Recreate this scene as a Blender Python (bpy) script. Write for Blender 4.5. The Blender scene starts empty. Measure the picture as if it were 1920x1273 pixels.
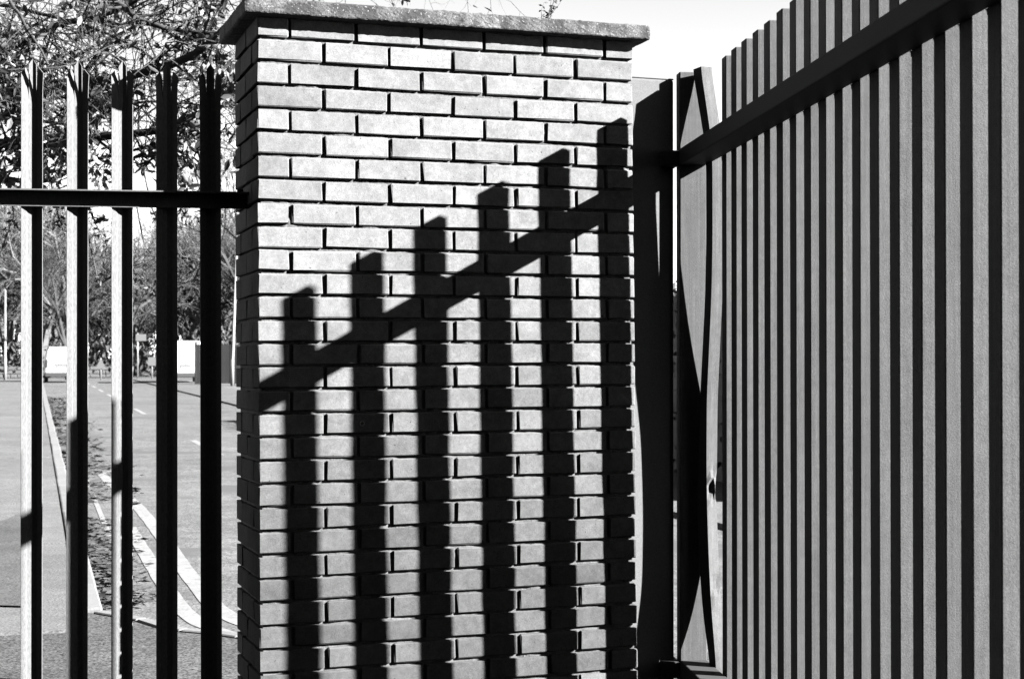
import bpy, bmesh, math, random
from mathutils import Vector, Matrix, noise

# ------------------------------------------------------------------ scene, camera, sky, sun
sc = bpy.context.scene
C = sc.collection
FPX, PITCH, CAMH = 2900.0, 0.0103, 1.40          # focal length in photo pixels (1920 wide)
cam = bpy.data.cameras.new('camera')
cam.sensor_width = 36.0
cam.lens = FPX / 1920.0 * 36.0
cam.clip_start = 0.05
cam.clip_end = 2000.0
cam.dof.use_dof = True
cam.dof.focus_distance = 5.15
cam.dof.aperture_fstop = 10.0
camo = bpy.data.objects.new('camera', cam)
C.objects.link(camo)
camo.location = (0, 0, CAMH)
camo.rotation_euler = (math.pi / 2 + PITCH, 0, 0)
sc.camera = camo

LIGHT = Vector((-1.0, 0.301, -0.544)).normalized()   # direction the sunlight travels
SUN_EL = math.asin(-LIGHT.z)
SUN_AZ = math.atan2(-LIGHT.x, -LIGHT.y)              # clockwise from +Y
world = bpy.data.worlds.new('World')
sc.world = world
world.use_nodes = True
wn = world.node_tree
bg = wn.nodes['Background']
sky = wn.nodes.new('ShaderNodeTexSky')
sky.sky_type = 'NISHITA'
sky.sun_disc = False
sky.sun_elevation = SUN_EL
sky.sun_rotation = SUN_AZ
sky.air_density = 0.58
sky.dust_density = 0.0
sky.ozone_density = 1.0
sep = wn.nodes.new('ShaderNodeSeparateColor')        # black-and-white film behind a red filter
com = wn.nodes.new('ShaderNodeCombineColor')
wn.links.new(sky.outputs[0], sep.inputs[0])
for i in range(3):
    wn.links.new(sep.outputs[0], com.inputs[i])
wn.links.new(com.outputs[0], bg.inputs['Color'])
bg.inputs['Strength'].default_value = 0.05

sun = bpy.data.lights.new('sun', 'SUN')
sun.energy = 5.0
sun.angle = math.radians(0.53)
sun.color = (1.0, 1.0, 1.0)
suno = bpy.data.objects.new('sun', sun)
C.objects.link(suno)
suno.rotation_euler = LIGHT.to_track_quat('-Z', 'Y').to_euler()
suno.location = (12, -4, 8)

sc.view_settings.view_transform = 'Standard'
sc.view_settings.look = 'None'
sc.view_settings.gamma = 1.0
sc.view_settings.exposure = 3.8
sc.view_settings.use_curve_mapping = False
sc.cycles.max_bounces = 6
sc.cycles.diffuse_bounces = 0

R = random.Random(11)


def ray(x, y):
    a = (x - 960) / FPX
    b = -(y - 636.5) / FPX
    yy = math.cos(PITCH) - b * math.sin(PITCH)
    return Vector((a / yy, 1.0, (math.sin(PITCH) + b * math.cos(PITCH)) / yy))


def at(x, y, depth):
    """world point seen at photo pixel (x, y) at a given depth"""
    return Vector((0, 0, CAMH)) + ray(x, y) * depth


def onground(x, y, z=0.0):
    r = ray(x, y)
    return Vector((0, 0, CAMH)) + r * ((z - CAMH) / r.z)


# ------------------------------------------------------------------ materials
def mat(name, base, layers=(), rough=0.8, bump=0.0, bscale=400.0, spec=0.3, coords='Object',
        objvar=0.0, objtone=False, stretch=None, thresh=(), streak=None):
    """grey material. layers: (scale, amount, detail) noises multiply the base tone;
    thresh: (scale, lo, hi, tone) noise-masked patches of another tone"""
    m = bpy.data.materials.new(name)
    m.use_nodes = True
    nt = m.node_tree
    N, L = nt.nodes, nt.links
    bs = N['Principled BSDF']
    bs.inputs['Roughness'].default_value = rough
    bs.inputs['Specular IOR Level'].default_value = spec
    tc = N.new('ShaderNodeTexCoord')
    co = tc.outputs[coords]
    oi = N.new('ShaderNodeObjectInfo')
    if stretch:
        mp = N.new('ShaderNodeMapping')
        mp.inputs['Scale'].default_value = stretch
        L.new(co, mp.inputs[0])
        co = mp.outputs[0]
    if objvar or objtone:
        w = N.new('ShaderNodeVectorMath')
        w.operation = 'ADD'
        sc_ = N.new('ShaderNodeMath')
        sc_.operation = 'MULTIPLY'
        sc_.inputs[1].default_value = 37.0
        L.new(oi.outputs['Random'], sc_.inputs[0])
        cb = N.new('ShaderNodeCombineXYZ')
        for i in range(3):
            L.new(sc_.outputs[0], cb.inputs[i])
        L.new(co, w.inputs[0])
        L.new(cb.outputs[0], w.inputs[1])
        co = w.outputs[0]

    def math_(op, a, b):
        n = N.new('ShaderNodeMath')
        n.operation = op
        for i, v in enumerate((a, b)):
            if isinstance(v, (int, float)):
                n.inputs[i].default_value = v
            else:
                L.new(v, n.inputs[i])
        return n.outputs[0]

    def nz(scale, detail):
        n = N.new('ShaderNodeTexNoise')
        n.inputs['Scale'].default_value = scale
        n.inputs['Detail'].default_value = detail
        n.inputs['Roughness'].default_value = 0.6
        L.new(co, n.inputs['Vector'])
        return n.outputs['Fac']

    val = math_('ADD', base, 0.0)
    for (s, a, d) in layers:
        f = math_('MULTIPLY', math_('SUBTRACT', nz(s, d), 0.5), 2.0 * a)
        val = math_('MULTIPLY', val, math_('MAXIMUM', math_('ADD', f, 1.0), 0.05))
    if streak:
        mp2 = N.new('ShaderNodeMapping')
        mp2.inputs['Scale'].default_value = (1, 1, .02)
        L.new(co, mp2.inputs[0])
        n2 = N.new('ShaderNodeTexNoise')
        n2.inputs['Scale'].default_value = streak[0]
        n2.inputs['Detail'].default_value = 2.0
        L.new(mp2.outputs[0], n2.inputs['Vector'])
        f = math_('MULTIPLY', math_('SUBTRACT', n2.outputs['Fac'], 0.5), 2.0 * streak[1])
        val = math_('MULTIPLY', val, math_('ADD', f, 1.0))
    for (s, lo, hi, tone) in thresh:
        mr = N.new('ShaderNodeMapRange')
        mr.inputs['From Min'].default_value = lo
        mr.inputs['From Max'].default_value = hi
        L.new(nz(s, 4.0), mr.inputs['Value'])
        k = mr.outputs[0]
        val = math_('ADD', math_('MULTIPLY', val, math_('SUBTRACT', 1.0, k)), math_('MULTIPLY', k, tone))
    if objvar:
        f = math_('MULTIPLY', math_('SUBTRACT', oi.outputs['Random'], 0.5), 2.0 * objvar)
        val = math_('MULTIPLY', val, math_('ADD', f, 1.0))
    if objtone:
        sp = N.new('ShaderNodeSeparateColor')
        L.new(oi.outputs['Color'], sp.inputs[0])
        val = math_('MULTIPLY', val, sp.outputs[0])
    cc = N.new('ShaderNodeCombineColor')
    for i in range(3):
        L.new(val, cc.inputs[i])
    L.new(cc.outputs[0], bs.inputs['Base Color'])
    if bump:
        bp = N.new('ShaderNodeBump')
        bp.inputs['Strength'].default_value = bump
        bp.inputs['Distance'].default_value = 0.002
        L.new(nz(bscale, 3.0), bp.inputs['Height'])
        L.new(bp.outputs[0], bs.inputs['Normal'])
    return m


M = {}
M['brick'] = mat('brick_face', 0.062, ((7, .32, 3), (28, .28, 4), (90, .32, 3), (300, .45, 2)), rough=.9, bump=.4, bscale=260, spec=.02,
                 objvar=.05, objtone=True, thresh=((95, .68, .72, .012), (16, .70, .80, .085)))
M['mortar'] = mat('mortar', 0.04, ((40, .3, 3), (300, .8, 2)), rough=.95, bump=.6, bscale=200)
M['coping'] = mat('weathered_concrete', 0.030, ((7, .6, 4), (45, .9, 4), (200, 1.6, 2)), rough=.95, bump=.9, bscale=170,
                  thresh=((15, .44, .58, .009), (10, .58, .70, .075), (150, .62, .66, .085), (140, .40, .34, .003)))
M['gate'] = mat('gate_paint', 0.043, ((3, .18, 3), (40, .22, 3), (330, .55, 2)), rough=.6, bump=.35, bscale=330, spec=.02,
                objvar=.05, thresh=((55, .74, .78, .010),), streak=(170, .30))
M['post'] = mat('post_paint', 0.056, ((3, .08, 2), (330, .5, 2)), rough=.6, bump=.2, spec=.02)
M['rail'] = mat('rail_paint', 0.025, ((3, .15, 2), (300, .5, 2)), rough=.6, bump=.2, spec=.02)
M['weld'] = mat('weld_paint', 0.030, ((90, .3, 2),), rough=.6)
M['pale'] = mat('fence_steel', 0.055, ((6, .10, 2), (330, .6, 2)), rough=.6, spec=.04, stretch=(1, 1, .25), objvar=.04)
M['asphalt'] = mat('road_asphalt', 0.051, ((.35, .30, 3), (2.2, .45, 3), (10, .5, 3), (60, 1.5, 3), (140, 1.0, 2)), rough=.95, spec=.02,
                   thresh=((.5, .58, .62, .040),))
M['drive'] = mat('driveway_asphalt', 0.031, ((.8, .6, 3), (5, .5, 3), (75, 2.2, 3)), rough=.95, spec=.02,
                 thresh=((60, .66, .70, .085),))
M['paving'] = mat('pavement_surface', 0.052, ((.7, .35, 3), (6, .3, 3), (75, 1.4, 3)), rough=.95, spec=.02, objvar=.05)
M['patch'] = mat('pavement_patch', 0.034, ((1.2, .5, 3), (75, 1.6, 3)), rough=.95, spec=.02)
M['kerb'] = mat('kerb_stone', 0.055, ((4, .25, 3), (80, .6, 2)), rough=.95, objvar=.08)
M['paint'] = mat('road_paint', 0.080, ((5, .3, 3), (60, .6, 3)), rough=.8, thresh=((11, .57, .66, .05),))
M['litter'] = mat('dead_leaf', 0.014, ((30, .4, 2),), rough=.8, coords='Generated')
M['bark'] = mat('bark', 0.014, ((3, .5, 3), (30, .7, 3)), rough=.9)
M['leaf'] = mat('leaf', 0.014, ((2.0, .6, 2),), rough=.5, spec=.3)
M['wood'] = mat('winter_twigs', 0.043, ((.1, .35, 3),), rough=.95)
M['scrub'] = mat('undergrowth', 0.022, ((.3, .5, 3),), rough=.95)
M['hedge'] = mat('hedge_leaf', 0.016, ((.6, .5, 3),), rough=.7)
M['white'] = mat('white_vehicle_paint', 0.20, ((1.2, .05, 2),), rough=.35, spec=.5)
M['black'] = mat('black_plastic', 0.012, (), rough=.6)
M['glass'] = mat('dark_glass', 0.02, (), rough=.1, spec=.6)
M['lens'] = mat('lamp_lens', 0.08, (), rough=.3)
M['column'] = mat('lamp_column', 0.10, ((2, .1, 2),), rough=.5)
M['stone'] = mat('garden_wall_stone', 0.035, ((3, .3, 3),), rough=.95)
M['sign'] = mat('sign_face', 0.09, (), rough=.5)
M['earth'] = mat('rough_ground', 0.035, ((.2, .4, 3), (3, .4, 3)), rough=1.0)
M['weed'] = mat('weed', 0.015, (), rough=.8)


# ------------------------------------------------------------------ mesh helpers
def link(name, me, m=None, parent=None, loc=None, rotz=0.0):
    o = bpy.data.objects.new(name, me)
    C.objects.link(o)
    if m is not None and me is not None and len(me.materials) == 0:
        me.materials.append(M[m] if isinstance(m, str) else m)
    if parent is not None:
        o.parent = parent
    if loc is not None:
        o.location = loc
    if rotz:
        o.rotation_euler = (0, 0, rotz)
    return o


def meshdata(name, vs, fs, smooth=False):
    me = bpy.data.meshes.new(name)
    me.from_pydata([tuple(v) for v in vs], [], fs)
    if smooth:
        me.polygons.foreach_set('use_smooth', [True] * len(me.polygons))
    me.update()
    return me


def tag(o, label=None, cat=None, group=None, kind=None):
    for k, v in (('label', label), ('category', cat), ('group', group), ('kind', kind)):
        if v:
            o[k] = v
    return o


def thing(name, loc, rotz, label, cat, group=None):
    e = bpy.data.objects.new(name, None)
    C.objects.link(e)
    e.empty_display_size = .2
    e.location = loc
    e.rotation_euler = (0, 0, rotz)
    return tag(e, label, cat, group)


class Geo:
    """collects geometry for ONE mesh"""
    def __init__(self):
        self.v, self.f = [], []

    def add(self, vs, fs):
        n = len(self.v)
        self.v += [Vector(p) for p in vs]
        self.f += [tuple(i + n for i in f) for f in fs]
        return self

    def box(self, a, b):
        (x0, y0, z0), (x1, y1, z1) = a, b
        return self.add([(x0, y0, z0), (x1, y0, z0), (x1, y1, z0), (x0, y1, z0),
                         (x0, y0, z1), (x1, y0, z1), (x1, y1, z1), (x0, y1, z1)],
                        [(0, 3, 2, 1), (4, 5, 6, 7), (0, 1, 5, 4), (1, 2, 6, 5), (2, 3, 7, 6), (3, 0, 4, 7)])

    def tube(self, pts, rad, n=5, cap=True):
        pts = [Vector(p) for p in pts]
        rings = []
        for i, p in enumerate(pts):
            d = (pts[min(i + 1, len(pts) - 1)] - pts[max(i - 1, 0)])
            if d.length < 1e-9:
                d = Vector((0, 0, 1))
            d.normalize()
            a = d.cross(Vector((0, 0, 1)) if abs(d.z) < .9 else Vector((1, 0, 0))).normalized()
            b = d.cross(a)
            r = rad[i] if isinstance(rad, (list, tuple)) else rad
            rings.append([p + (a * math.cos(t) + b * math.sin(t)) * r for t in [2 * math.pi * k / n for k in range(n)]])
        base = len(self.v)
        for rg in rings:
            self.v += rg
        for i in range(len(rings) - 1):
            for k in range(n):
                k2 = (k + 1) % n
                self.f.append((base + i * n + k, base + i * n + k2, base + (i + 1) * n + k2, base + (i + 1) * n + k))
        if cap:
            self.f.append(tuple(base + k for k in range(n))[::-1])
            self.f.append(tuple(base + (len(rings) - 1) * n + k for k in range(n)))
        return self

    def build(self, name, m, parent=None, smooth=False, loc=None, rotz=0.0):
        return link(name, meshdata(name, self.v, self.f, smooth), m, parent, loc, rotz)


def cham_box(a, b, c=0.003, seg=1):
    """bevelled box as mesh data"""
    bm = bmesh.new()
    bmesh.ops.create_cube(bm, size=1.0)
    s = Vector(b) - Vector(a)
    for v in bm.verts:
        v.co = Vector((v.co.x * s.x, v.co.y * s.y, v.co.z * s.z)) + (Vector(a) + Vector(b)) / 2
    if c:
        bmesh.ops.bevel(bm, geom=list(bm.edges), offset=c, segments=seg, affect='EDGES', profile=.5)
    me = bpy.data.meshes.new('bevelled_box')
    bm.to_mesh(me)
    bm.free()
    return me


def cbox(name, a, b, m, parent=None, c=0.003, seg=1):
    return link(name, cham_box(a, b, c, seg), m, parent)


# ------------------------------------------------------------------ frames of the place
TH = 0.3409
WALL0 = Vector((-.8267, 5.0437, 0))
UX = Vector((math.cos(TH), math.sin(TH), 0))
UY = Vector((-math.sin(TH), math.cos(TH), 0))
RD = Vector((-.2943, .9557, 0))          # along the road
RN = Vector((.9557, .2943, 0))           # across, to the right
K0 = Vector((-2.21, 8.39, 0))
RROT = math.atan2(-RD.x, RD.y)


def road(x, y, z=0.0):
    return K0 + RN * x + RD * y + Vector((0, 0, z))


def poly(name, pts, m, z=None, parent=None):
    pts = [Vector(p) for p in pts]
    if z is not None:
        for p in pts:
            p.z = z
    o = link(name, meshdata(name, pts, [tuple(range(len(pts)))]), m, parent)
    if o.data.polygons[0].normal.z < 0:
        o.data.flip_normals()
    return o


# ------------------------------------------------------------------ ground, road, pavements
g = poly('ground', [(-400, -60, 0), (400, -60, 0), (400, 900, 0), (-400, 900, 0)], 'earth', -.03)
tag(g, kind='structure')
rd = poly('road', [road(0, -14), road(5.3, -14), road(5.3, 88), road(0, 88)], 'asphalt', -.012)
tag(rd, kind='structure')
jn = poly('side_road', [road(-60, 84), road(60, 84), road(60, 91), road(-60, 91)], 'asphalt', -.016)
tag(jn, kind='structure')

# left pavement: bays with open joints, a row of kerb stones along its edge
pv = poly('pavement', [road(-5.0, -.6), road(-.145, -.6), road(-.145, 84), road(-5.0, 84)], 'patch', .004)
tag(pv, kind='structure')
bays = [-.62, 3.1, 6.3, 9.4, 13.0, 17.5, 22.5, 28, 34, 41, 49, 58, 68, 84]
for i in range(len(bays) - 1):
    y0, y1 = bays[i], bays[i + 1] - .025
    c = [road(-5.0, y0, -.01), road(-.143, y0, -.01), road(-.143, y1, -.01), road(-5.0, y1, -.01)]
    top = [p + Vector((0, 0, .042 + .003 * (i % 3))) for p in c]
    gg = Geo().add(c + top, [(4, 5, 6, 7), (0, 1, 5, 4), (1, 2, 6, 5), (2, 3, 7, 6), (3, 0, 4, 7)])
    gg.build('paving_bay', 'paving', pv)
kst = []
for v in range(3):
    kst.append(cham_box((-.0625, 0, -.06), (.0625, .905, .042), .012 + .003 * v, 2))
ky = -.02
for i in range(34):
    z = R.uniform(-.004, .004)
    o = link('kerb_stone', kst[i % 3], 'kerb', pv, road(-.07 + R.uniform(-.004, .004), ky, z), RROT + R.uniform(-.004, .004))
    ky += .915
gg = Geo()
for yy in range(60):
    gg.add([road(-.13, ky, .04), road(-.0, ky, .04), road(-.0, ky + .9, .04), road(-.13, ky + .9, .04), road(0, ky, -.05), road(0, ky + .9, -.05)],
           [(0, 1, 2, 3), (1, 4, 5, 2)])
    ky += .915
tag(gg.build('far_kerb', 'kerb', pv), kind='stuff')
# right pavement
pr = Geo().add([road(5.0, -14, .03), road(7.4, -14, .03), road(7.4, 84, .03), road(5.0, 84, .03), road(5.0, -14, -.05), road(5.0, 84, -.05)],
               [(0, 1, 2, 3), (0, 3, 5, 4)]).build('far_pavement', 'paving')
tag(pr, kind='structure')
# a darker patch of the near pavement
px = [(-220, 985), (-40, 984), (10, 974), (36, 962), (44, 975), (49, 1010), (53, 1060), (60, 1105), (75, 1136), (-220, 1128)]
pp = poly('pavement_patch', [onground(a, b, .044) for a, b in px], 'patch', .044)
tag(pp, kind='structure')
# driveway apron in front of the gateway
edge = [(-260, 1122), (-60, 1128), (60, 1134), (89, 1138), (130, 1149), (175, 1156), (214, 1163), (257, 1171), (297, 1184), (338, 1191),
        (383, 1195), (444, 1203), (560, 1222), (720, 1240), (900, 1250)]
ep = [onground(a, b) for a, b in edge]
dr = poly('driveway', ep + [Vector((9, 9.2, 0)), Vector((9, -8, 0)), Vector((-9, -8, 0))], 'drive', .018)
tag(dr, kind='structure')
# flush kerb strip between driveway and road
for i in range(5, len(ep) - 1):
    a, b = ep[i], ep[i + 1]
    d = (b - a).normalized()
    n = Vector((-d.y, d.x, 0))
    L_ = (b - a).length
    me = cham_box((0.003, -.005, -.05), (L_ - .003, .065, .030), .006, 1)
    o = link('dropped_kerb', me, 'kerb', dr, a, math.atan2(d.y, d.x))


# painted lines (children of the road)
def stripe(name, pts, w, m='paint', z=-.0088):
    pts = [Vector(p) for p in pts]
    fine = []
    for i in range(len(pts) - 1):
        for k in range(8):
            fine.append(pts[i].lerp(pts[i + 1], k / 8))
    fine.append(pts[-1])
    for _ in range(6):
        fine = [fine[0]] + [(fine[i - 1] + fine[i] * 2 + fine[i + 1]) / 4 for i in range(1, len(fine) - 1)] + [fine[-1]]
    vs, fs = [], []
    for i, p in enumerate(fine):
        d = (fine[min(i + 1, len(fine) - 1)] - fine[max(i - 1, 0)]).normalized()
        n = Vector((-d.y, d.x, 0))
        ww = w * (1 + .10 * noise.noise(p * 3.0))
        vs += [p + n * ww / 2, p - n * ww / 2]
        if i:
            fs.append((2 * i - 2, 2 * i - 1, 2 * i + 1, 2 * i))
    for v in vs:
        v.z = z
    o = link(name, meshdata(name, vs, fs), m, rd)
    if o.data.polygons[0].normal.z < 0:
        o.data.flip_normals()
    return o


lineA = [onground(a, b) for a, b in ((243, 986), (256, 1008), (277, 1042), (296, 1073), (318, 1108), (340, 1138), (372, 1164), (410, 1178), (444, 1190), (520, 1204), (640, 1215))]
lineB = [onground(a, b) for a, b in ((188, 884), (205, 902), (232, 925), (258, 946), (290, 985), (318, 1022), (345, 1062), (377, 1104), (405, 1136), (444, 1160), (520, 1183), (640, 1196))]
stripe('painted_line', lineA, .105)
stripe('painted_line', lineB, .115)
stripe('painted_line', [onground(160, 882), onground(210, 882)], .12, z=-.0104)
stripe('gutter_line', [road(.2, 10.5), road(.2, 3.2)], .045)
for y0, y1 in ((5.5, 9.5), (13.5, 17.5), (21.5, 25.5), (29.5, 33.5), (37.5, 41.5), (45.5, 49.5), (53.5, 57.5), (61.5, 65.5), (69.5, 73.5)):
    stripe('centre_dash', [road(2.15, y0), road(2.15, y1)], .11)

# leaf litter along the gutter
lf = Geo()
for i in range(5200):
    if i < 1500:
        y = R.uniform(.2, 6.5)
        x = abs(R.gauss(0, .12)) * (1.25 if y < 4 else .8)
    else:
        y = R.uniform(6, 45)
        x = abs(R.gauss(0, .30))
    if noise.noise(Vector((x * 2, y * .6, 3))) < -.18:
        continue
    p = road(.01 + x, y, R.uniform(.0, .03))
    s = R.uniform(.02, .045) * (1 if i < 1500 else 1.5)
    m_ = Matrix.Rotation(R.uniform(0, 6.28), 3, 'Z') @ Matrix.Rotation(R.uniform(-.7, .7), 3, 'X')
    q = [m_ @ Vector((-s, 0, 0)), m_ @ Vector((0, -s * .45, .004)), m_ @ Vector((s, 0, .006)), m_ @ Vector((0, s * .45, .004))]
    lf.add([p + a for a in q], [(0, 1, 2, 3)])
for i in range(160):
    p = Vector((R.uniform(-3.2, .2), R.uniform(6.4, 7.9), .012))
    s = R.uniform(.01, .03)
    m_ = Matrix.Rotation(R.uniform(0, 6.28), 3, 'Z') @ Matrix.Rotation(R.uniform(-.6, .6), 3, 'X')
    lf.add([p + m_ @ Vector(a) * s for a in ((-1, 0, 0), (0, -.4, .2), (1, 0, .2), (0, .4, .2))], [(0, 1, 2, 3)])
tag(lf.build('fallen_leaves', 'litter'), 'dead leaves drifted along the gutter below the kerb', 'leaves', kind='stuff')

# ------------------------------------------------------------------ brick pillar
pil = thing('brick_pillar', WALL0, TH, 'broad brick gate pillar with concrete coping between the fence and the gate', 'pillar')
LEAN = Matrix.Rotation(TH, 4, 'Z') @ Matrix.Rotation(-.0045, 4, 'Y') @ Matrix.Rotation(-.0095, 4, 'X')   # not quite plumb
pv_ = Vector((.67, 0, 1.45))
pil.location = WALL0 + Matrix.Rotation(TH, 3, 'Z') @ pv_ - LEAN.to_3x3() @ pv_
pil.rotation_euler = LEAN.to_euler()
H_, BL, BW, BH = .0770, .2145, .1025, .0655
ZJ0 = CAMH + 1.0456                       # centre of the first bed joint
PW, PD = 1.34, .44
bvar = {}
for ori in 'xy':
    for k in range(7):
        rr = random.Random(100 + k)
        lx, ly = (BL, BW) if ori == 'x' else (BW, BL)
        me = cham_box((-lx / 2, -ly / 2, -BH / 2), (lx / 2, ly / 2, BH / 2), .0022 + .0006 * k / 2, 1)
        for v in me.vertices:
            v.co += Vector((rr.uniform(-.0017, .0017), rr.uniform(-.0010, .0010), rr.uniform(-.0015, .0015)))
        me.name = 'brick'
        me.materials.append(M['brick'])
        bvar[ori, k] = me
rest = Geo()


def brick(x, y, n, ori, visible):
    """x, y: lower corner of the brick in plan"""
    z = ZJ0 + .5 * H_ - n * H_
    lx, ly = (BL, BW) if ori == 'x' else (BW, BL)
    if z - BH / 2 < -.15:
        return
    if not visible:
        rest.box((x, y, z - BH / 2), (x + lx, y + ly, z + BH / 2))
        return
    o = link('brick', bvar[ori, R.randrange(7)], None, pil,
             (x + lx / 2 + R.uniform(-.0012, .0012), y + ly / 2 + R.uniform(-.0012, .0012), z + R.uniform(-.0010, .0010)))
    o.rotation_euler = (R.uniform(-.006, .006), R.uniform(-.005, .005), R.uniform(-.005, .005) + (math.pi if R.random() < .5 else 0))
    # bricks of the lower courses get a darker tone than those above
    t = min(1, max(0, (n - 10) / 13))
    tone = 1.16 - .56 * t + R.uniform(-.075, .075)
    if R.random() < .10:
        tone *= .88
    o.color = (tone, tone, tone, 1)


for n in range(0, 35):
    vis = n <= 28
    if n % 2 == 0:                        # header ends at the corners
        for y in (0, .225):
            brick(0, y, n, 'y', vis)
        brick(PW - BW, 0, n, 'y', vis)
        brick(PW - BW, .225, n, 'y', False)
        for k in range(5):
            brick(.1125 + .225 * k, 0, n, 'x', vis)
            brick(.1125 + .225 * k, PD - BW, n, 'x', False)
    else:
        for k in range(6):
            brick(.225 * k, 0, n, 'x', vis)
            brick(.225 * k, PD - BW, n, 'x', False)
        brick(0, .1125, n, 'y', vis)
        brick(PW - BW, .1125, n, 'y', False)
tag(rest.build('hidden_brickwork', 'brick', pil), kind='stuff')
# mortar core with raked, uneven joints
ZTOP = CAMH + 1.1115
mg = Geo()


def mortar_face(p0, du, dv, nu, nv, nrm):
    base = len(mg.v)
    for j in range(nv + 1):
        for i in range(nu + 1):
            p = p0 + du * (i / nu) + dv * (j / nv)
            if 0 < i < nu and 0 < j < nv:
                a = noise.noise(p * 45.0) * .0022 + noise.noise(p * 160.0) * .0012
                b = noise.noise(p * 9.0 + Vector((5, 5, 5)))
                if b > .42:
                    a += min(.0045, (b - .42) * .03)
                p = p + nrm * a
            mg.v.append(p)
    for j in range(nv):
        for i in range(nu):
            a = base + j * (nu + 1) + i
            mg.f.append((a, a + 1, a + nu + 2, a + nu + 1))


rc = .0125
zb = .0
mortar_face(Vector((rc, rc, zb)), Vector((PW - 2 * rc, 0, 0)), Vector((0, 0, ZTOP - zb)), 230, 430, Vector((0, -1, 0)))
mortar_face(Vector((rc, PD - rc, zb)), Vector((0, -(PD - 2 * rc), 0)), Vector((0, 0, ZTOP - zb)), 60, 430, Vector((-1, 0, 0)))
mortar_face(Vector((PW - rc, rc, zb)), Vector((0, PD - 2 * rc, 0)), Vector((0, 0, ZTOP - zb)), 40, 200, Vector((1, 0, 0)))
mortar_face(Vector((PW - rc, PD - rc, zb)), Vector((-(PW - 2 * rc), 0, 0)), Vector((0, 0, ZTOP - zb)), 20, 20, Vector((0, 1, 0)))
mg.build('mortar', 'mortar', pil)
# coping stone: eroded concrete slab
OV, CT = .050, .053
bm = bmesh.new()
bmesh.ops.create_cube(bm, size=1.0)
for v in bm.verts:
    v.co = Vector(((v.co.x + .5) * (PW + 2 * OV) - OV, (v.co.y + .5) * (PD + 2 * OV) - OV, (v.co.z + .5) * CT + ZTOP + .001))
for ax, cuts in ((0, 150), (1, 50), (2, 8)):
    ed = [e for e in bm.edges if abs((e.verts[0].co - e.verts[1].co).normalized()[ax]) > .9]
    bmesh.ops.subdivide_edges(bm, edges=ed, cuts=cuts, use_grid_fill=True)
bm.normal_update()
lo = Vector((-OV, -OV, ZTOP + .001))
hi = Vector((PW + OV, PD + OV, ZTOP + .001 + CT))
for v in bm.verts:
    # round the arrises, then roughen
    q = v.co.copy()
    rr_ = .009
    inn = Vector([min(max(q[i], lo[i] + rr_), hi[i] - rr_) for i in range(3)])
    d = q - inn
    if d.length > rr_:
        q = inn + d.normalized() * rr_
    q += v.normal * (noise.noise(q * 120) * .0016 + noise.noise(q * 32) * .0018)
    if q.z > hi.z - .02:
        q.z += max(0, noise.noise(q * 60) - .25) * .008
    v.co = q
me = bpy.data.meshes.new('coping_stone')
bm.to_mesh(me)
bm.free()
link('coping_stone', me, 'coping', pil)
# plug hole ring in a brick
pg_ = Geo()
rw = (lambda t: t)
hit = onw = None
r_ = ray(678, 793)
den = r_.x * UX.y - r_.y * UX.x
s_ = (WALL0.x * UX.y - WALL0.y * UX.x) / den
hp = Vector((0, 0, CAMH)) + r_ * s_
tx = (hp - WALL0).dot(UX)
ring = []
for k in range(16):
    a = 2 * math.pi * k / 16
    ring.append((math.cos(a), math.sin(a)))
vs = [(tx + c * r0, y0, hp.z + s * r0) for (r0, y0) in ((.0085, .002), (.0085, -.0035), (.0062, -.0035), (.0062, .001)) for c, s in ring]
fs = []
for j in range(3):
    for k in range(16):
        fs.append((j * 16 + k, j * 16 + (k + 1) % 16, (j + 1) * 16 + (k + 1) % 16, (j + 1) * 16 + k))
pg_.add(vs, fs)
pg_.build('wall_plug', 'sign', pil)

# weed on top of the coping
wb = WALL0 + UX * 1.015 + UY * .06 + Vector((0, 0, hi.z - .004))
wd = thing('weed', wb, 0, 'small straggly weed growing on top of the coping', 'weed')
sg, lg = Geo(), Geo()
rr = random.Random(5)
for i in range(6):
    lean = Vector((rr.uniform(-.35, .55), rr.uniform(-.2, .2), 1)).normalized()
    pts = [Vector((rr.uniform(-.012, .012), 0, 0))]
    for k in range(5):
        pts.append(pts[-1] + lean * rr.uniform(.012, .028))
        lean = (lean + Vector((rr.uniform(-.3, .3), rr.uniform(-.2, .2), 0))).normalized()
    sg.tube(pts, [.0016, .0014, .0012, .001, .0008, .0006], 4)
    for p in pts[1:]:
        for q in range(2):
            d = Vector((rr.uniform(-1, 1), rr.uniform(-.6, .6), rr.uniform(-.5, .9))).normalized()
            n = d.cross(Vector((0, 1, 0))).normalized() * .0035
            s = rr.uniform(.008, .02)
            lg.add([p, p + d * s * .5 + n, p + d * s, p + d * s * .5 - n], [(0, 1, 2, 3)])
sg.build('stem', 'weed', wd)
lg.build('foliage', 'weed', wd)

# ------------------------------------------------------------------ gate post
gp = thing('gate_post', WALL0 + UX * 1.44 + UY * .17, TH, 'square steel gate post against the end of the brick pillar, slat shadows on it', 'post')
PZ = CAMH + 1.006
link('shaft', cham_box((-.094, -.08, -.05), (.097, .10, PZ), .009, 3), 'post', gp)
link('cap', cham_box((-.0935, -.0795, PZ - .001), (.0965, .0995, PZ + .004), .0015, 1), 'post', gp)

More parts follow.
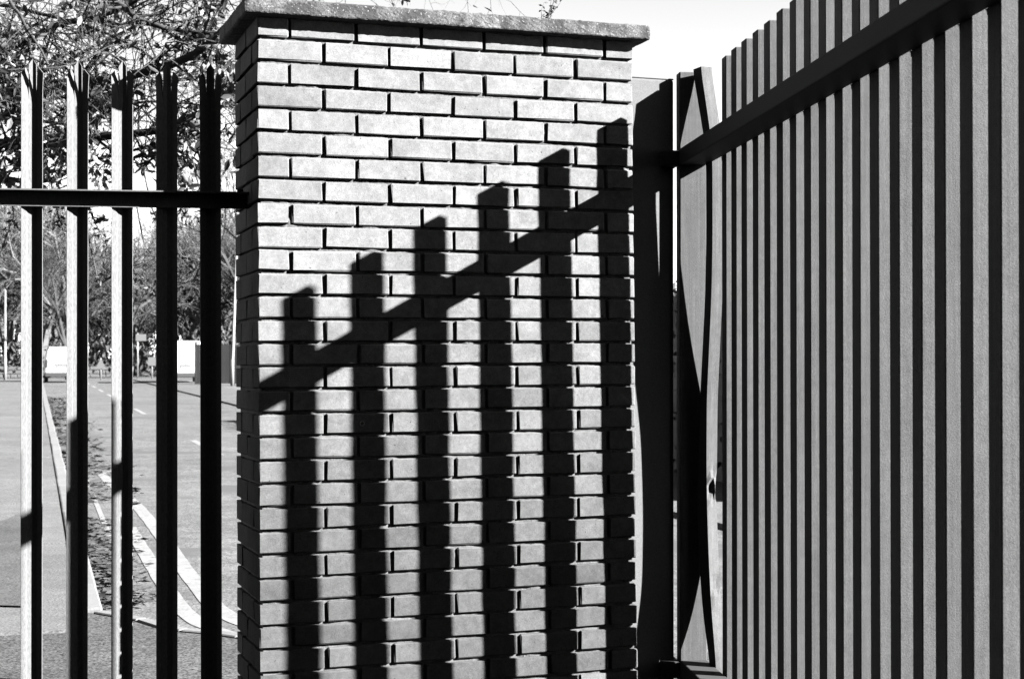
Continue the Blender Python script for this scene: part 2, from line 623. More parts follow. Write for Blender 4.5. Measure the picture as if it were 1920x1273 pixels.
# ------------------------------------------------------------------ gate
GS = -.0948
CG = 1.2392
G0 = Vector((CG + GS * 5.6008, 5.6008, 0))
gdir = Vector((-GS, -1, 0)).normalized()
gate = thing('gate', G0, math.atan2(gdir.y, gdir.x), 'tall steel gate of close vertical slats standing open beside the pillar', 'gate')
gate.scale = (1.0055, 1.0055, 1)
GTOP = CAMH + 1.0327
GB = .07
SW, SD, PITCHG = .0625, .041, .1436
LG = 4.6
RZ0, RZ1 = CAMH + .690, CAMH + .749
link('stile', cham_box((-.068, -.1, GB), (-.008, -.0005, GTOP - .004), .004, 2), 'gate', gate)
link('rail', cham_box((-.0075, -.1, RZ0), (LG, -.0005, RZ1), .004, 2), 'rail', gate)
link('rail', cham_box((-.0075, -.1, .24), (LG, -.0005, .30), .004, 2), 'rail', gate)
slat_me = cham_box((-SW, 0, GB), (0, SD, GTOP), .003, 2)
slat_me.name = 'slat'
slat_me.materials.append(M['gate'])
# weld fillet between rail underside and slat
wv = [(0, 0)] + [(.011 - .011 * math.sin(a), -.013 + .013 * math.cos(a)) for a in [math.pi / 2 * k / 5 for k in range(6)]]
wv = [(0, 0), (.012, 0)] + [(.012 - .012 * math.sin(a), -.014 + .014 * math.cos(a)) for a in [math.pi / 2 * k / 5 for k in range(1, 5)]] + [(0, -.014)]
nv = len(wv)
weld_me = meshdata('weld', [(-x, 0.0006, z) for x, z in wv] + [(-x, .006, z) for x, z in wv],
                   [tuple(range(nv)), tuple(range(2 * nv - 1, nv - 1, -1))] + [(i, i + nv, (i + 1) % nv + nv, (i + 1) % nv) for i in range(nv)])
weld_me.materials.append(M['weld'])
for k in range(0, 31):
    x = .283 + PITCHG * k
    if x > LG:
        break
    o = link('slat', slat_me, None, gate, (x + R.uniform(-.0015, .0015), R.uniform(0, .001), R.uniform(-.002, .002)))
    o.rotation_euler = (0, R.uniform(-.0012, .0012), R.uniform(-.02, .02))
    if k < 20:
        link('weld', weld_me, None, gate, (x - SW + .0005, 0.0, RZ0 + .002))
# the buckled first slat
ctrl = [(GB, 0, 0, .12), (.29, -.006, 0, .14), (.38, -.024, -.003, .22), (.454, -.041, -.006, .30), (.56, -.056, -.010, .34), (.693, -.069, -.013, .36), (.80, -.072, -.016, .38),
        (.92, -.074, -.018, .36), (1.0, -.0735, -.019, .24), (1.10, -.072, -.019, .20), (1.24, -.068, -.019, .18), (1.453, -.051, -.013, .16), (1.61, -.040, -.008, .15), (1.81, -.030, -.006, .15),
        (2.09, -.022, -.008, .15), (2.16, -.026, -.011, .16), (2.25, -.038, -.020, .20), (GTOP, -.068, -.040, .26)]
bs_, bf_ = [], []
zz = [GB + (GTOP - GB) * i / 90 for i in range(91)]


def lerpc(z):
    for a, b in zip(ctrl, ctrl[1:]):
        if z <= b[0]:
            t = (z - a[0]) / (b[0] - a[0])
            return [a[i] + (b[i] - a[i]) * t for i in range(1, 4)]
    return ctrl[-1][1:]


for i, z in enumerate(zz):
    ox = oy = tw = 0
    for dz in (-.05, -.025, 0, .025, .05):
        a, b, c = lerpc(min(max(z + dz, GB), GTOP))
        ox += a / 5
        oy += b / 5
        tw += c / 5
    crump = math.exp(-((z - .93) / .045) ** 2)
    crump2 = math.exp(-((z - .56) / .05) ** 2)
    sec = [(-SW, 0), (-SW / 2, -.0004), (0, 0), (0.0005, SD * .33), (0, SD * .66), (0, SD), (-SW / 2, SD), (-SW, SD)]
    ca, sa = math.cos(tw), math.sin(tw)
    for j, (a, b) in enumerate(sec):
        if j in (3, 4):
            a += crump * .012 * math.sin(j * 2.0 + z * 60) - crump2 * .006 * math.sin(z * 45)
        if j == 5:
            b -= crump * .010 * (1 + math.sin(z * 50)) * .6
            a += crump * .008 * math.sin(z * 70)
        bs_.append(Vector((.1397 + ox + a * ca - b * sa, oy + a * sa + b * ca, z)))
    if i:
        for j in range(8):
            j2 = (j + 1) % 8
            bf_.append(((i - 1) * 8 + j, (i - 1) * 8 + j2, i * 8 + j2, i * 8 + j))
bf_.append(tuple(range(8))[::-1])
bf_.append(tuple(90 * 8 + k for k in range(8)))
o = link('slat', meshdata('bent_slat', bs_, bf_), 'gate', gate)
o['label'] = 'buckled slat bowed out of line next to the post'
# hinge between post and stile
hz = CAMH + .715
link('hinge', cham_box((-.145, -.165, hz - .028), (-.010, -.1005, hz + .028), .004, 2), 'rail', gate)
link('hinge', cham_box((-.145, -.165, .235), (-.010, -.1005, .295), .004, 2), 'rail', gate)

# ------------------------------------------------------------------ palisade fence
FA = math.radians(8.2)
F0 = Vector((-.902, 5.192, 0))
fen = thing('palisade_fence', F0, FA, 'steel palisade fence of splayed triple-pointed pales left of the pillar', 'fence')
FT = CAMH + .987
prof = [(-.0352, 0), (-.0205, .0075), (-.0170, .0115), (0, .0195), (.0170, .0115), (.0205, .0075), (.0352, 0)]
PALE_W = .0352
bm = bmesh.new()
slit = FT - .135


def py(x):
    for a, b in zip(prof, prof[1:]):
        if x <= b[0] + 1e-9:
            t = (x - a[0]) / (b[0] - a[0])
            return a[1] + (b[1] - a[1]) * t
    return 0


xs = [-.0352, -.0205, -.0170, -.0135, 0, .0135, .0170, .0205, .0352]
zs = [.06, .5, 1.0, 1.5, slit - .2, slit]
grid = [[bm.verts.new((x, py(x), z)) for x in xs] for z in zs]
for j in range(len(zs) - 1):
    for i in range(8):
        bm.faces.new((grid[j][i], grid[j][i + 1], grid[j + 1][i + 1], grid[j + 1][i]))


def spike(cols, tipz, splay_x, splay_y, tip_i):
    """three columns of verts growing out of the pale and ending in a point"""
    prev = [grid[-1][i] for i in cols]
    steps = 6
    for s in range(1, steps + 1):
        t = s / steps
        z = slit + (tipz - .020 - slit) * t
        row = []
        for i in cols:
            row.append(bm.verts.new((xs[i] * (1 - .04 * t) + splay_x * t ** 1.6, py(xs[i]) + splay_y * t ** 1.8, z)))
        for a in range(len(cols) - 1):
            bm.faces.new((prev[a], prev[a + 1], row[a + 1], row[a]))
        prev = row
    c = (prev[0].co + prev[-1].co) / 2 if tip_i is None else prev[tip_i].co
    tip = bm.verts.new((c.x + splay_x * .12, (prev[1].co.y if tip_i is None else c.y) + splay_y * .12, tipz))
    for a in range(len(cols) - 1):
        bm.faces.new((prev[a], prev[a + 1], tip))


# slits: detach by giving each spike its own columns, a little narrower
spike([3, 4, 5], FT, 0, -.001, 1)
spike([0, 1, 2, 3], FT - .026, -.006, .026, 1)
spike([5, 6, 7, 8], FT - .032, .006, -.014, 1)
bmesh.ops.recalc_face_normals(bm, faces=list(bm.faces))
bmesh.ops.solidify(bm, geom=list(bm.faces), thickness=.0028)
pale_me = bpy.data.meshes.new('pale')
bm.to_mesh(pale_me)
bm.free()
pale_me.materials.append(M['pale'])
fdir = Vector((math.cos(FA), math.sin(FA), 0))
fnor = Vector((-math.sin(FA), math.cos(FA), 0))


def fence_x(px, off=.045):
    r = ray(px, 600)
    p0 = F0 + fnor * off
    s = (p0.x * fdir.y - p0.y * fdir.x) / (r.x * fdir.y - r.y * fdir.x)
    return (r * s - F0 + Vector((0, 0, 0))).dot(fdir)


pcs = [fence_x(p) for p in (61.5, 146.5, 231.0, 315.0, 398.5)]
pit = (pcs[4] - pcs[0]) / 4
for i in range(-4, 5):
    x = pcs[i] if i >= 0 else pcs[0] + pit * i
    o = link('pale', pale_me, None, fen, (x, .0432, R.uniform(-.003, .003)))
    o.rotation_euler = (R.uniform(-.002, .002), R.uniform(-.0015, .0015) - .003, R.uniform(-.02, .02))
RT = CAMH + .549
RH = .054


def channel(z1, name):
    gg = Geo()
    x0, x1 = pcs[0] - pit * 4.6, .052
    t = .0045
    outl = [(.038 - t, z1 - RH), (.038 - t, z1 - t), (-.0045, z1 - t), (-.0045, z1), (.038, z1), (.038, z1 - RH)]
    n = len(outl)
    gg.add([(x0, y, z) for y, z in outl] + [(x1, y, z) for y, z in outl],
           [tuple(range(n))[::-1], tuple(range(n, 2 * n))] + [(i, (i + 1) % n, (i + 1) % n + n, i + n) for i in range(n)])
    o = gg.build(name, 'pale', fen)
    return o


channel(RT, 'rail')
channel(.26, 'rail')
link('bracket', cham_box((.0525, -.03, RT - .085), (.0600, .05, RT + .014), .002), 'rail', fen)
bh = Geo()
bh.tube([(-.012, .018, RT), (-.012, .018, RT + .010)], .011, 10)
bh.build('bolt', 'rail', fen, True)

# ------------------------------------------------------------------ trees
def leaf_quad(gg, p, d, s, w, rr):
    d = d.normalized()
    a = d.cross(Vector((rr.uniform(-1, 1), rr.uniform(-1, 1), rr.uniform(-1, 1))))
    if a.length < 1e-3:
        a = Vector((1, 0, 0))
    a.normalize()
    n = d.cross(a)
    gg.add([p, p + d * s * .35 + a * w, p + d * s * .75 + a * w * .75 + n * s * .06, p + d * s + n * s * .12,
            p + d * s * .75 - a * w * .75 + n * s * .06, p + d * s * .35 - a * w], [(0, 1, 2, 3), (0, 3, 4, 5)])


rr = random.Random(21)
TREE = Vector((-5.1, 11.2, 0))
tree = thing('roadside_tree', TREE, 0, 'leafy tree reaching its branches over the palisade fence from the left', 'tree')
tb = Geo()
tb.tube([(0, 0, -.1), (.02, .03, .8), (.06, .0, 1.8), (.02, .05, 3.0), (-.05, .0, 4.4), (.05, .1, 6.0), (0, 0, 7.6)],
        [.24, .19, .17, .15, .12, .08, .03], 10)
tb.build('trunk', 'bark', tree, True)
br, twg, lv = Geo(), Geo(), Geo()


def T(x, y, d):
    return at(x, y, d) - TREE


def smooth_poly(pts, k=5):
    out = []
    n = len(pts)
    for i in range(n - 1):
        p0, p1, p2, p3 = pts[max(i - 1, 0)], pts[i], pts[i + 1], pts[min(i + 2, n - 1)]
        for j in range(k):
            t = j / k
            out.append(.5 * ((2 * p1) + (p2 - p0) * t + (2 * p0 - 5 * p1 + 4 * p2 - p3) * t * t + (3 * p1 - p0 - 3 * p2 + p3) * t ** 3))
    out.append(pts[-1])
    return out


# main limbs: (start height on trunk, radius at start, radius at end, [(px, py, depth)...])
limbs = [
    (2.6, .045, .010, [(-120, 135, 11.0), (0, 95, 10.6), (60, 76, 10.4), (112, 50, 10.2), (190, 28, 10.0), (270, -10, 9.8)]),
    (2.3, .050, .018, [(-120, 185, 10.8), (0, 178, 10.4), (80, 163, 10.2), (150, 158, 10.0), (240, 141, 9.8), (310, 123, 9.6), (376, 88, 9.5), (440, 30, 9.4), (520, -60, 9.3)]),
    (2.0, .045, .012, [(-120, 280, 10.6), (0, 272, 10.4), (120, 265, 10.1), (210, 250, 10.0), (290, 243, 9.9), (340, 225, 9.8), (378, 205, 9.7), (450, 158, 9.6), (540, 120, 9.6)]),
    (3.6, .035, .008, [(-60, -60, 10.6), (120, -40, 10.2), (230, 10, 9.8), (262, 35, 9.7), (300, 49, 9.6), (330, 54, 9.6), (405, 59, 9.5), (520, 50, 9.5)]),
    (3.0, .022, .005, [(-100, -10, 10.8), (0, 14, 10.5), (60, 27, 10.3), (150, 45, 10.1), (235, 75, 9.9), (290, 108, 9.8), (330, 150, 9.8)]),
    (3.2, .016, .004, [(-60, -30, 9.6), (25, 20, 9.5), (50, 60, 9.4), (80, 110, 9.3), (96, 160, 9.3), (100, 190, 9.3)]),
    (2.4, .030, .006, [(-120, 200, 11.4), (0, 172, 11.2), (80, 168, 11.0), (128, 165, 10.9), (180, 120, 10.8), (215, 70, 10.7), (240, 10, 10.7)]),
    (1.9, .026, .006, [(-120, 345, 10.4), (0, 336, 10.2), (60, 335, 10.0), (110, 325, 9.9), (160, 300, 9.9), (230, 285, 9.9), (300, 265, 9.9), (360, 255, 9.9)]),
    (3.4, .030, .006, [(-40, -90, 11.5), (140, -30, 11.0), (300, -25, 10.6), (430, -40, 10.4), (580, -60, 10.2), (690, -22, 10.1), (770, 8, 10.1)]),
    (2.2, .018, .005, [(-80, 235, 10.2), (20, 225, 10.0), (120, 232, 9.9), (190, 210, 9.8), (260, 190, 9.7), (330, 190, 9.7), (440, 200, 9.7)]),
    (3.0, .028, .006, [(-90, 60, 12.6), (60, 130, 12.2), (150, 100, 12.0), (230, 60, 11.8), (330, 10, 11.6), (420, -30, 11.5)]),
    (2.8, .020, .005, [(-90, 100, 12.0), (30, 60, 11.8), (110, 20, 11.6), (170, -20, 11.5)]),
    (2.1, .020, .005, [(-60, 250, 12.4), (90, 190, 12.0), (190, 180, 11.8), (280, 160, 11.6), (350, 150, 11.4), (430, 115, 11.3)]),
]
paths = []
for zst, r0, r1, pl in limbs:
    st = Vector((.0, 0, zst))
    pts = smooth_poly([st] + [T(*p) for p in pl], 5)
    n = len(pts)
    pts = [p + Vector((noise.noise(p * 1.7), noise.noise(p * 1.7 + Vector((9, 0, 0))), noise.noise(p * 1.7 + Vector((0, 9, 0))))) * .035 if i else p for i, p in enumerate(pts)]
    rad = [r0 + (r1 - r0) * (i / (n - 1)) ** .8 for i in range(n)]
    br.tube(pts, rad, 7)
    paths.append((pts, rad))


def project(p):
    q = p + TREE - Vector((0, 0, CAMH))
    if q.y < .5:
        return (-9999, 0)
    yc = q.y * math.cos(PITCH) + q.z * math.sin(PITCH)
    zc = -q.y * math.sin(PITCH) + q.z * math.cos(PITCH)
    return (960 + FPX * q.x / yc, 636.5 - FPX * zc / yc)


# where this tree carries its foliage: (x, y, sx, sy, amount)
clumps = [(15, 230, 50, 120, 1.0), (20, 330, 60, 80, 1.0), (100, 300, 60, 60, .55), (225, 10, 60, 30, .8), (195, 330, 60, 60, .55), (300, 20, 50, 25, .6),
          (400, 40, 45, 60, .8), (420, 130, 40, 60, .9), (355, 320, 50, 60, 1.0), (270, 320, 50, 50, .5), (180, 200, 50, 40, .6),
          (30, 60, 50, 40, .5), (370, 240, 40, 40, .7), (700, 0, 60, 20, .5)]


def leafiness(p):
    x, y = project(p)
    v = .05
    for cx, cy, sx, sy, a in clumps:
        v = max(v, a * math.exp(-((x - cx) / sx) ** 2 - ((y - cy) / sy) ** 2))
    return v


def twig(p, d, length, r, lev):
    n = 5
    pts = [p]
    dd = d.normalized()
    for i in range(n):
        dd = (dd + Vector((rr.gauss(0, .22), rr.gauss(0, .22), rr.gauss(-.04, .2)))).normalized()
        pts.append(pts[-1] + dd * length / n)
    x, y = project(pts[-1])
    if y > 395 and x > -50:
        return
    twg.tube(pts, [r * (1 - .75 * i / n) for i in range(n + 1)], 4, False)
    if lev > 0:
        for i in range(1, n + 1):
            if rr.random() < .75:
                a = dd.cross(Vector((rr.uniform(-1, 1), rr.uniform(-1, 1), rr.uniform(-1, 1)))).normalized()
                twig(pts[i], dd * .6 + a * .9, length * rr.uniform(.35, .6), r * .55, lev - 1)
    f = leafiness(pts[-1])
    for i in range(1, n + 1):
        for k in range(2):
            if rr.random() < f * .48:
                a = Vector((rr.gauss(0, .6), rr.gauss(0, .6), rr.gauss(-.55, .5)))
                leaf_quad(lv, pts[i], a, rr.uniform(.045, .09), rr.uniform(.010, .018), rr)


for pts, rad in paths:
    for i in range(4, len(pts)):
        x, y = project(pts[i])
        if x < -80 or x > 800:
            continue
        for k in range(3):
            if rr.random() < .33:
                d0 = (pts[i] - pts[i - 1]).normalized()
                a = d0.cross(Vector((rr.uniform(-1, 1), rr.uniform(-1, 1), rr.uniform(-1, 1)))).normalized()
                twig(pts[i], d0 * .7 + a + Vector((0, 0, rr.uniform(-.3, .2))), rr.uniform(.3, .95), max(.0032, rad[i] * .33), 2 if rr.random() < .35 else 1)
# hanging sprigs below the rail
for x0, y0, x1, y1, d in ((160, 372, 205, 470, 9.8), (105, 385, 122, 440, 9.9), (275, 470, 330, 478, 9.8), (335, 470, 385, 492, 9.8), (170, 398, 215, 410, 9.8),
                          (25, 395, 10, 450, 10), (250, 500, 290, 552, 9.8), (178, 500, 190, 545, 9.8), (285, 390, 305, 410, 9.8), (340, 388, 352, 408, 9.8), (380, 385, 372, 412, 9.8)):
    a, b = T(x0, y0, d), T(x1, y1, d)
    top = T(x0 - 20, y0 - 90, d + .1)
    pts = smooth_poly([top, a, (a + b) / 2 + Vector((0, 0, -.02)), b], 4)
    twg.tube(pts, [.006 - .0042 * i / (len(pts) - 1) for i in range(len(pts))], 4, False)
    for i in range(4, len(pts)):
        for k in range(4):
            if rr.random() < .55:
                leaf_quad(lv, pts[i] + Vector((rr.gauss(0, .01), 0, rr.gauss(0, .01))), Vector((rr.gauss(0, .7), rr.gauss(0, .5), rr.gauss(-.4, .5))), rr.uniform(.03, .065), rr.uniform(.006, .012), rr)
bo = br.build('branches', 'bark', tree, True)
tw = twg.build('twigs', 'bark', tree)
cr = lv.build('foliage', 'leaf', tree)
tag(cr, kind='stuff')
tag(tw, kind='stuff')


# bare winter trees of the wood behind the road
def bare_tree(rr, h, gg, p0, spread=1.0, lev=4):
    def grow(p, d, ln, r, l):
        n = 2 if l == 0 else (3 if l < lev else 4)
        pts = [p]
        dd = d.normalized()
        for i in range(n):
            dd = (dd + Vector((rr.gauss(0, .13), rr.gauss(0, .13), rr.gauss(.05, .08)))).normalized()
            pts.append(pts[-1] + dd * ln / n)
        gg.tube(pts, [r * (1 - .45 * i / n) for i in range(n + 1)], 3 if l < lev - 1 else 6, False)
        if l == 0:
            return
        kids = 5 if l > 1 else 4
        for k in range(kids):
            t = rr.uniform(.35, 1.0)
            q = pts[min(n, int(t * n))].lerp(pts[min(n, int(t * n) + 1)], t * n % 1) if t < 1 else pts[-1]
            a = dd.cross(Vector((rr.uniform(-1, 1), rr.uniform(-1, 1), rr.uniform(-1, 1)))).normalized()
            grow(q, dd * .75 + a * spread * rr.uniform(.5, 1.1) + Vector((0, 0, .12)), ln * rr.uniform(.5, .72), r * .5, l - 1)
    grow(p0, Vector((rr.gauss(0, .05), rr.gauss(0, .05), 1)), h * .42, h * .016, lev)


wood = Geo()
rr = random.Random(3)
for i in range(135):
    yy = rr.uniform(93, 150)
    xx = rr.uniform(-9, 19) + (yy - 100) * .05
    h = rr.uniform(13, 19)
    if 4.5 < xx < 8.5:
        h *= .58
    bare_tree(rr, h, wood, road(xx, yy, -.1), 1.0, 4)
tag(wood.build('bare_woodland', 'wood'), 'grey mass of bare winter trees beyond the end of the road', 'woodland', kind='stuff')
scrub = Geo()
for i in range(9000):
    xx = rr.uniform(-14, 22)
    yy = rr.uniform(91.5, 112)
    hmax = 2.6 + 1.6 * noise.noise(Vector((xx * .25, yy * .2, 0)))
    p = road(xx, yy, rr.uniform(0, max(.4, hmax)))
    d = Vector((rr.gauss(0, .5), rr.gauss(0, .5), rr.uniform(.1, 1)))
    leaf_quad(scrub, p, d, rr.uniform(.25, .6), rr.uniform(.03, .09), rr)
tag(scrub.build('undergrowth', 'scrub'), 'dark tangled undergrowth at the foot of the bare wood', 'undergrowth', kind='stuff')


def single_tree(px, depth, h, seed, label, lev=5, m='bark'):
    rr = random.Random(seed)
    b = at(px, 700, depth)
    b.z = 0
    e = thing('bare_tree', b, 0, label, 'tree')
    gg = Geo()
    bare_tree(rr, h, gg, Vector((0, 0, -.1)), .85, lev)
    # trunk is the first tube, the rest the crown
    nt_, nf = 6 * 5, 6 * 4
    tr = Geo()
    tr.v, tr.f = gg.v[:nt_], gg.f[:nf]
    tr.build('trunk', m, e, True)
    cw = Geo()
    cw.v, cw.f = gg.v[nt_:], [tuple(i - nt_ for i in f) for f in gg.f[nf:]]
    cw.build('crown', m, e)
    return e


single_tree(427, 98, 17, 8, 'tall bare tree with forked limbs just left of the pillar', 5)
single_tree(505, 104, 13, 9, 'bare tree rising behind the pillar beyond the hedge', 4)
single_tree(128, 90, 10.5, 12, 'dark bare tree standing behind the parked van on the left', 5)

# hedges on the far side of the road
def hedge(seed, loc, rot, label, x0, x1, y0, y1, h, nleaf):
    rr = random.Random(seed)
    hd = thing('hedge', loc, rot, label, 'hedge')
    core = Geo()
    nseg = max(8, int((y1 - y0) * 2))
    for i in range(nseg + 1):
        y = y0 + (y1 - y0) * i / nseg
        for x, z in ((x0, 0), (x0 - .1, h * .45), (x0, h - .25), (x0 + .25, h), (x1 - .25, h), (x1, h - .25), (x1, 0)):
            q = Vector((x, y, z))
            core.v.append(q + Vector((noise.noise(q * 1.3) * .12, 0, noise.noise(q * 1.1) * .10 if z > 0 else 0)))
        if i:
            for k in range(6):
                a = (i - 1) * 7 + k
                core.f.append((a, a + 1, a + 8, a + 7))
    core.f.append(tuple(range(7)))
    core.f.append(tuple(nseg * 7 + k for k in range(7))[::-1])
    core.build('body', 'hedge', hd)
    hl = Geo()
    for i in range(nleaf):
        y = rr.uniform(y0, y1)
        if rr.random() < .6:
            p = Vector((x0 - rr.uniform(0, .12), y, rr.uniform(.05, h - .05)))
        else:
            p = Vector((rr.uniform(x0, x1), y, h + rr.uniform(-.05, .18)))
        leaf_quad(hl, p, Vector((rr.gauss(-.3, .6), rr.gauss(0, .6), rr.gauss(.2, .6))), rr.uniform(.05, .13), rr.uniform(.02, .04), rr)
    tag(hl.build('leaves', 'hedge', hd), kind='stuff')


hedge(33, road(6.9, 6), RROT, 'dark hedge glimpsed through the gap between the gate post and the gate', -.15, 1.0, -2.0, 17.0, 2.15, 3500)
# black board fence across the far verge
M['creosote'] = mat('creosoted_boards', 0.006, ((1.5, .4, 3), (20, .4, 2)), rough=.9)
hb = at(367, 700, 73.5)
hb.z = 0
bf = thing('board_fence', hb, 0, 'black board fence beside the white van, close to the left edge of the pillar', 'fence')
rr = random.Random(34)
for k in range(4):
    gg = Geo()
    x = k * 1.8 + .06
    while x < k * 1.8 + 1.74:
        gg.box((x, rr.uniform(-.012, .012), .06), (x + .125, .03, 1.92 + rr.uniform(-.02, .02)))
        x += .13
    gg.box((k * 1.8 + .055, .031, .4), (k * 1.8 + 1.745, .07, .5)).box((k * 1.8 + .055, .031, 1.5), (k * 1.8 + 1.745, .07, 1.6))
    gg.build('panel', 'creosote', bf)
for k in range(5):
    cbox('post', (k * 1.8 - .05, -.02, 0), (k * 1.8 + .05, .08, 2.05), 'creosote', bf, .006)

# ------------------------------------------------------------------ street things far down the road
def lamp_column(px, depth, h, label, band=None, lean=0.0):
    b = at(px, 700, depth)
    b.z = 0.0
    e = thing('lamp_post', b, 0, label, 'lamp post')
    Geo().tube([(0, 0, 0), (0, 0, 1.2), (lean * .1, 0, 1.25), (lean, 0, h)], [.085, .085, .06, .045], 12).build('column', 'column', e, True)
    Geo().tube([(lean, 0, h), (lean * 1.0 + .1, -.05, h + .25), (lean + .7, -.2, h + .4)], .03, 8).build('bracket_arm', 'column', e, True)
    link('lamp_head', cham_box((lean + .6, -.32, h + .34), (lean + 1.15, -.10, h + .46), .04, 2), 'column', e)
    if band:
        Geo().tube([(0, 0, band), (0, 0, band + .22)], .092, 12).build('band', 'black', e, True)
    return e


lamp_column(435.5, 71, 7.0, 'pale lamp column standing close to the left edge of the pillar', lean=.22)
lamp_column(9.5, 86, 5.2, 'white lamp column with a dark band on the left pavement', band=2.2)


def van(px_mid, depth, label, yaw, kind):
    """panel van seen from behind; local y points forward, origin under the rear"""
    b = at(px_mid, 700, depth)
    b.z = 0.0
    e = thing('parked_van', b, yaw, label, 'van')
    W, Hh, Ln = (1.72, 1.86, 4.2) if kind == 0 else (1.95, 2.15, 5.0)
    # side profile lofted: (y, floor, roof, half width at belt, half width at roof)
    secs = [(0, .42, Hh - .22, .44, .36), (.04, .36, Hh - .06, .485, .40), (.25, .33, Hh - .01, .5, .42), (Ln * .45, .32, Hh, .5, .425),
            (Ln * .66, .32, Hh - .03, .5, .42), (Ln * .78, .32, 1.18, .495, .44), (Ln * .95, .34, .95, .47, .42), (Ln, .42, .72, .40, .37)]
    vs, fs = [], []
    for (y, zf, zr, wb, wr) in secs:
        zb_ = zf + (zr - zf) * .45
        sec = [(-wb * .94 * W, zf), (-wb * W, zf + .12), (-wb * W, zb_), (-wr * W, zr - .12), (-wr * .86 * W, zr),
               (wr * .86 * W, zr), (wr * W, zr - .12), (wb * W, zb_), (wb * W, zf + .12), (wb * .94 * W, zf)]
        vs += [(x, y, z) for x, z in sec]
    n = 10
    for i in range(len(secs) - 1):
        for k in range(n):
            k2 = (k + 1) % n
            fs.append((i * n + k, i * n + k2, (i + 1) * n + k2, (i + 1) * n + k))
    fs.append(tuple(range(n))[::-1])
    fs.append(tuple((len(secs) - 1) * n + k for k in range(n)))
    body = link('body', meshdata('van_body', vs, fs), 'white', e)
    md = body.modifiers.new('b', 'BEVEL')
    md.width = .03
    md.segments = 2
    bb = link('bumper', cham_box((-W * .47, -.10, .30), (W * .47, .05, .52), .03, 2), 'black', e)
    link('number_plate', cham_box((-.26, -.022, .76), (.26, -.004, .87), .004), 'sign', e)
    for s in (-1, 1):
        link('tail_light', cham_box((s * W * .42 - .05, -.03, .78), (s * W * .42 + .05, .03, 1.18), .015), 'glass', e)
        link('door_handle', cham_box((s * .10 - .05, -.03, 1.0), (s * .10 + .05, -.003, 1.03), .006), 'black', e)
        for yw in (Ln * .2, Ln * .82):
            wh = Geo().tube([(s * W * .49 - s * .2, yw, .31), (s * W * .49, yw, .31)], .31, 18).build('wheel', 'black', e, True)
            Geo().tube([(s * W * .49, yw, .31), (s * W * .49 + s * .008, yw, .31)], .19, 14).build('rim', 'column', wh, True)
    link('plate_recess', cham_box((-.34, -.012, .88), (.34, .02, .93), .004), 'black', e)
    link('roof_edge', cham_box((-W * .34, -.012, Hh - .30), (W * .34, .03, Hh - .27), .004), 'lens', e)
    # door seam
    link('door_seam', cham_box((-.006, -.006, .56), (.006, .02, Hh - .2), 0), 'black', e)
    return e


van(115, 80, 'white panel van parked at the kerb beside the left pavement, seen from behind', RROT, 0)
van(348, 78, 'tall white van half hidden behind the dark hedge', RROT, 1)

# low stone wall, signs and posts where the road ends
rr = random.Random(44)
lw = thing('garden_wall', road(1.5, 92.4), RROT, 'low pale stone wall in front of the bare wood', 'wall')
for c in range(3):
    x = -5.0 + (.2 if c % 2 else 0)
    while x < 3.2:
        l = rr.uniform(.35, .75)
        link('stone', cham_box((x, rr.uniform(-.03, .0), c * .24), (x + l - .03, .3, c * .24 + .22), .03, 1), 'stone', lw)
        x += l


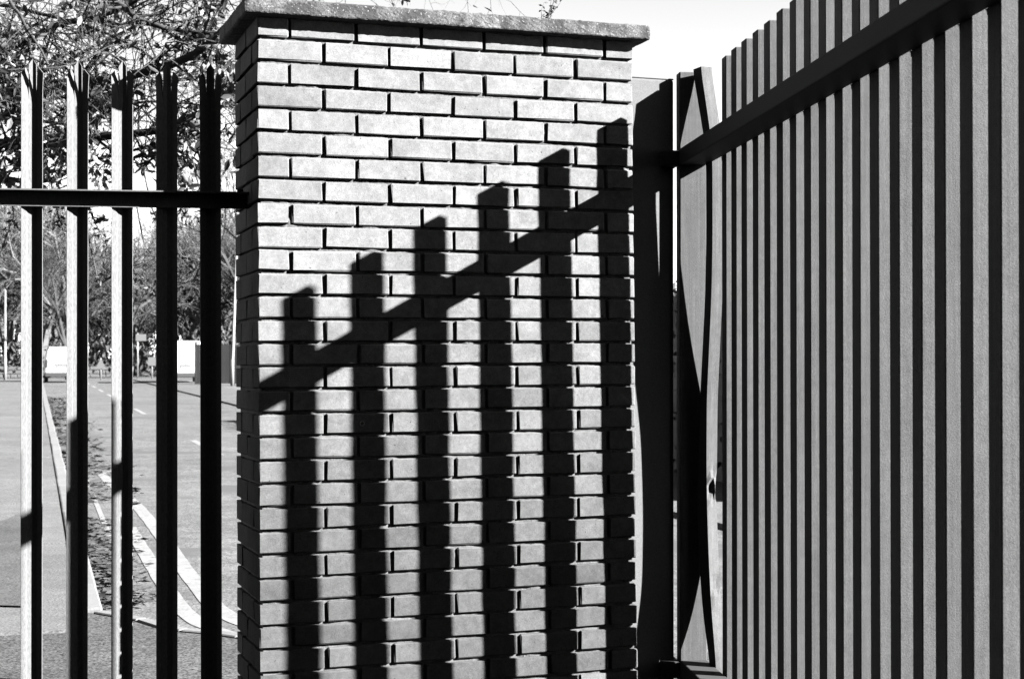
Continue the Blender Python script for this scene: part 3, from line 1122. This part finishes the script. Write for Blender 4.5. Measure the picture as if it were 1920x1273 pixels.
def sign(px, depth, label, h, shape):
    b = at(px, 700, depth)
    b.z = 0
    e = thing('road_sign', b, 0, label, 'sign')
    Geo().tube([(0, 0, 0), (0, 0, h)], .038, 8).build('post', 'column', e, True)
    if shape == 'tri':
        v = [(-.32, -.05, h - .62), (.32, -.05, h - .62), (0, -.05, h - .05)]
    elif shape == 'rect':
        v = [(-.1, -.05, h - .45), (.5, -.05, h - .45), (.5, -.05, h - .05), (-.1, -.05, h - .05)]
    else:
        v = [(-.22, -.05, h - .5), (.22, -.05, h - .5), (.22, -.05, h), (-.22, -.05, h)]
    n = len(v)
    link('panel', meshdata('panel', v + [(x, y + .02, z) for x, y, z in v],
                           [tuple(range(n)), tuple(range(2 * n - 1, n - 1, -1))] + [(i, i + n, (i + 1) % n + n, (i + 1) % n) for i in range(n)]), 'sign', e)
    return e


sign(258, 91, 'small board on a pale post at the far end of the road', 2.7, 'rect')
sign(189, 89, 'small white triangular sign low down by the stone wall', 1.25, 'tri')
sign(285, 90, 'small square white sign beside the far road edge', 1.3, 'sq')

# ------------------------------------------------------------------ added skylight blockers, out of view behind and left of the camera
sh = thing('skylight_block_shed', (-3, -2.6, 0), 0, 'tall dark shed added out of view to block skylight', 'shed')  # unseen shed, added only to cut the sky fill and deepen shadows
M['block_cladding'] = mat('dark_block_cladding', 0.02, ((2, .2, 2),), rough=.7)
gg = Geo()
x = -13.0
while x < 10.0:
    gg.box((x, 0, 0), (x + .32, -.12, 8.2))
    gg.box((x + .32, -.05, 0), (x + .5, -.12, 8.2))
    x += .5
gg.box((-13, -12, 0), (-12.8, -.12, 8.2)).box((9.8, -12, 0), (10, -.12, 8.2)).box((-13, -12.2, 0), (10, -12, 8.2))
gg.build('wall', 'block_cladding', sh)
Geo().box((-13.3, -12.4, 8.21), (10.3, .3, 8.4)).build('roof', 'block_cladding', sh)
cbox('block_door', (-6, .005, 0.01), (-1.5, .06, 4.2), 'black', sh, .01)
rr = random.Random(71)
yh = thing('skylight_block_hedge', (-4.6, .5, 0), 0, 'tall dark hedge added out of view to block skylight', 'hedge')  # unseen hedge, added to keep skylight off the gate from the left
Geo().box((-.7, -2.6, 0), (.6, 3.1, 5.2)).build('body', 'hedge', yh)
gg = Geo()
for i in range(5000):
    if rr.random() < .7:
        p = Vector((.6 + rr.uniform(-.1, .2), rr.uniform(-2.6, 3.15), rr.uniform(0, 5.2)))
    else:
        p = Vector((rr.uniform(-.7, .6), rr.uniform(-2.6, 3.2), 5.2 + rr.uniform(-.1, .25)))
    leaf_quad(gg, p, Vector((rr.gauss(.4, .5), rr.gauss(0, .5), rr.gauss(.3, .6))), rr.uniform(.08, .2), rr.uniform(.02, .05), rr)
tag(gg.build('leaves', 'hedge', yh), kind='stuff')
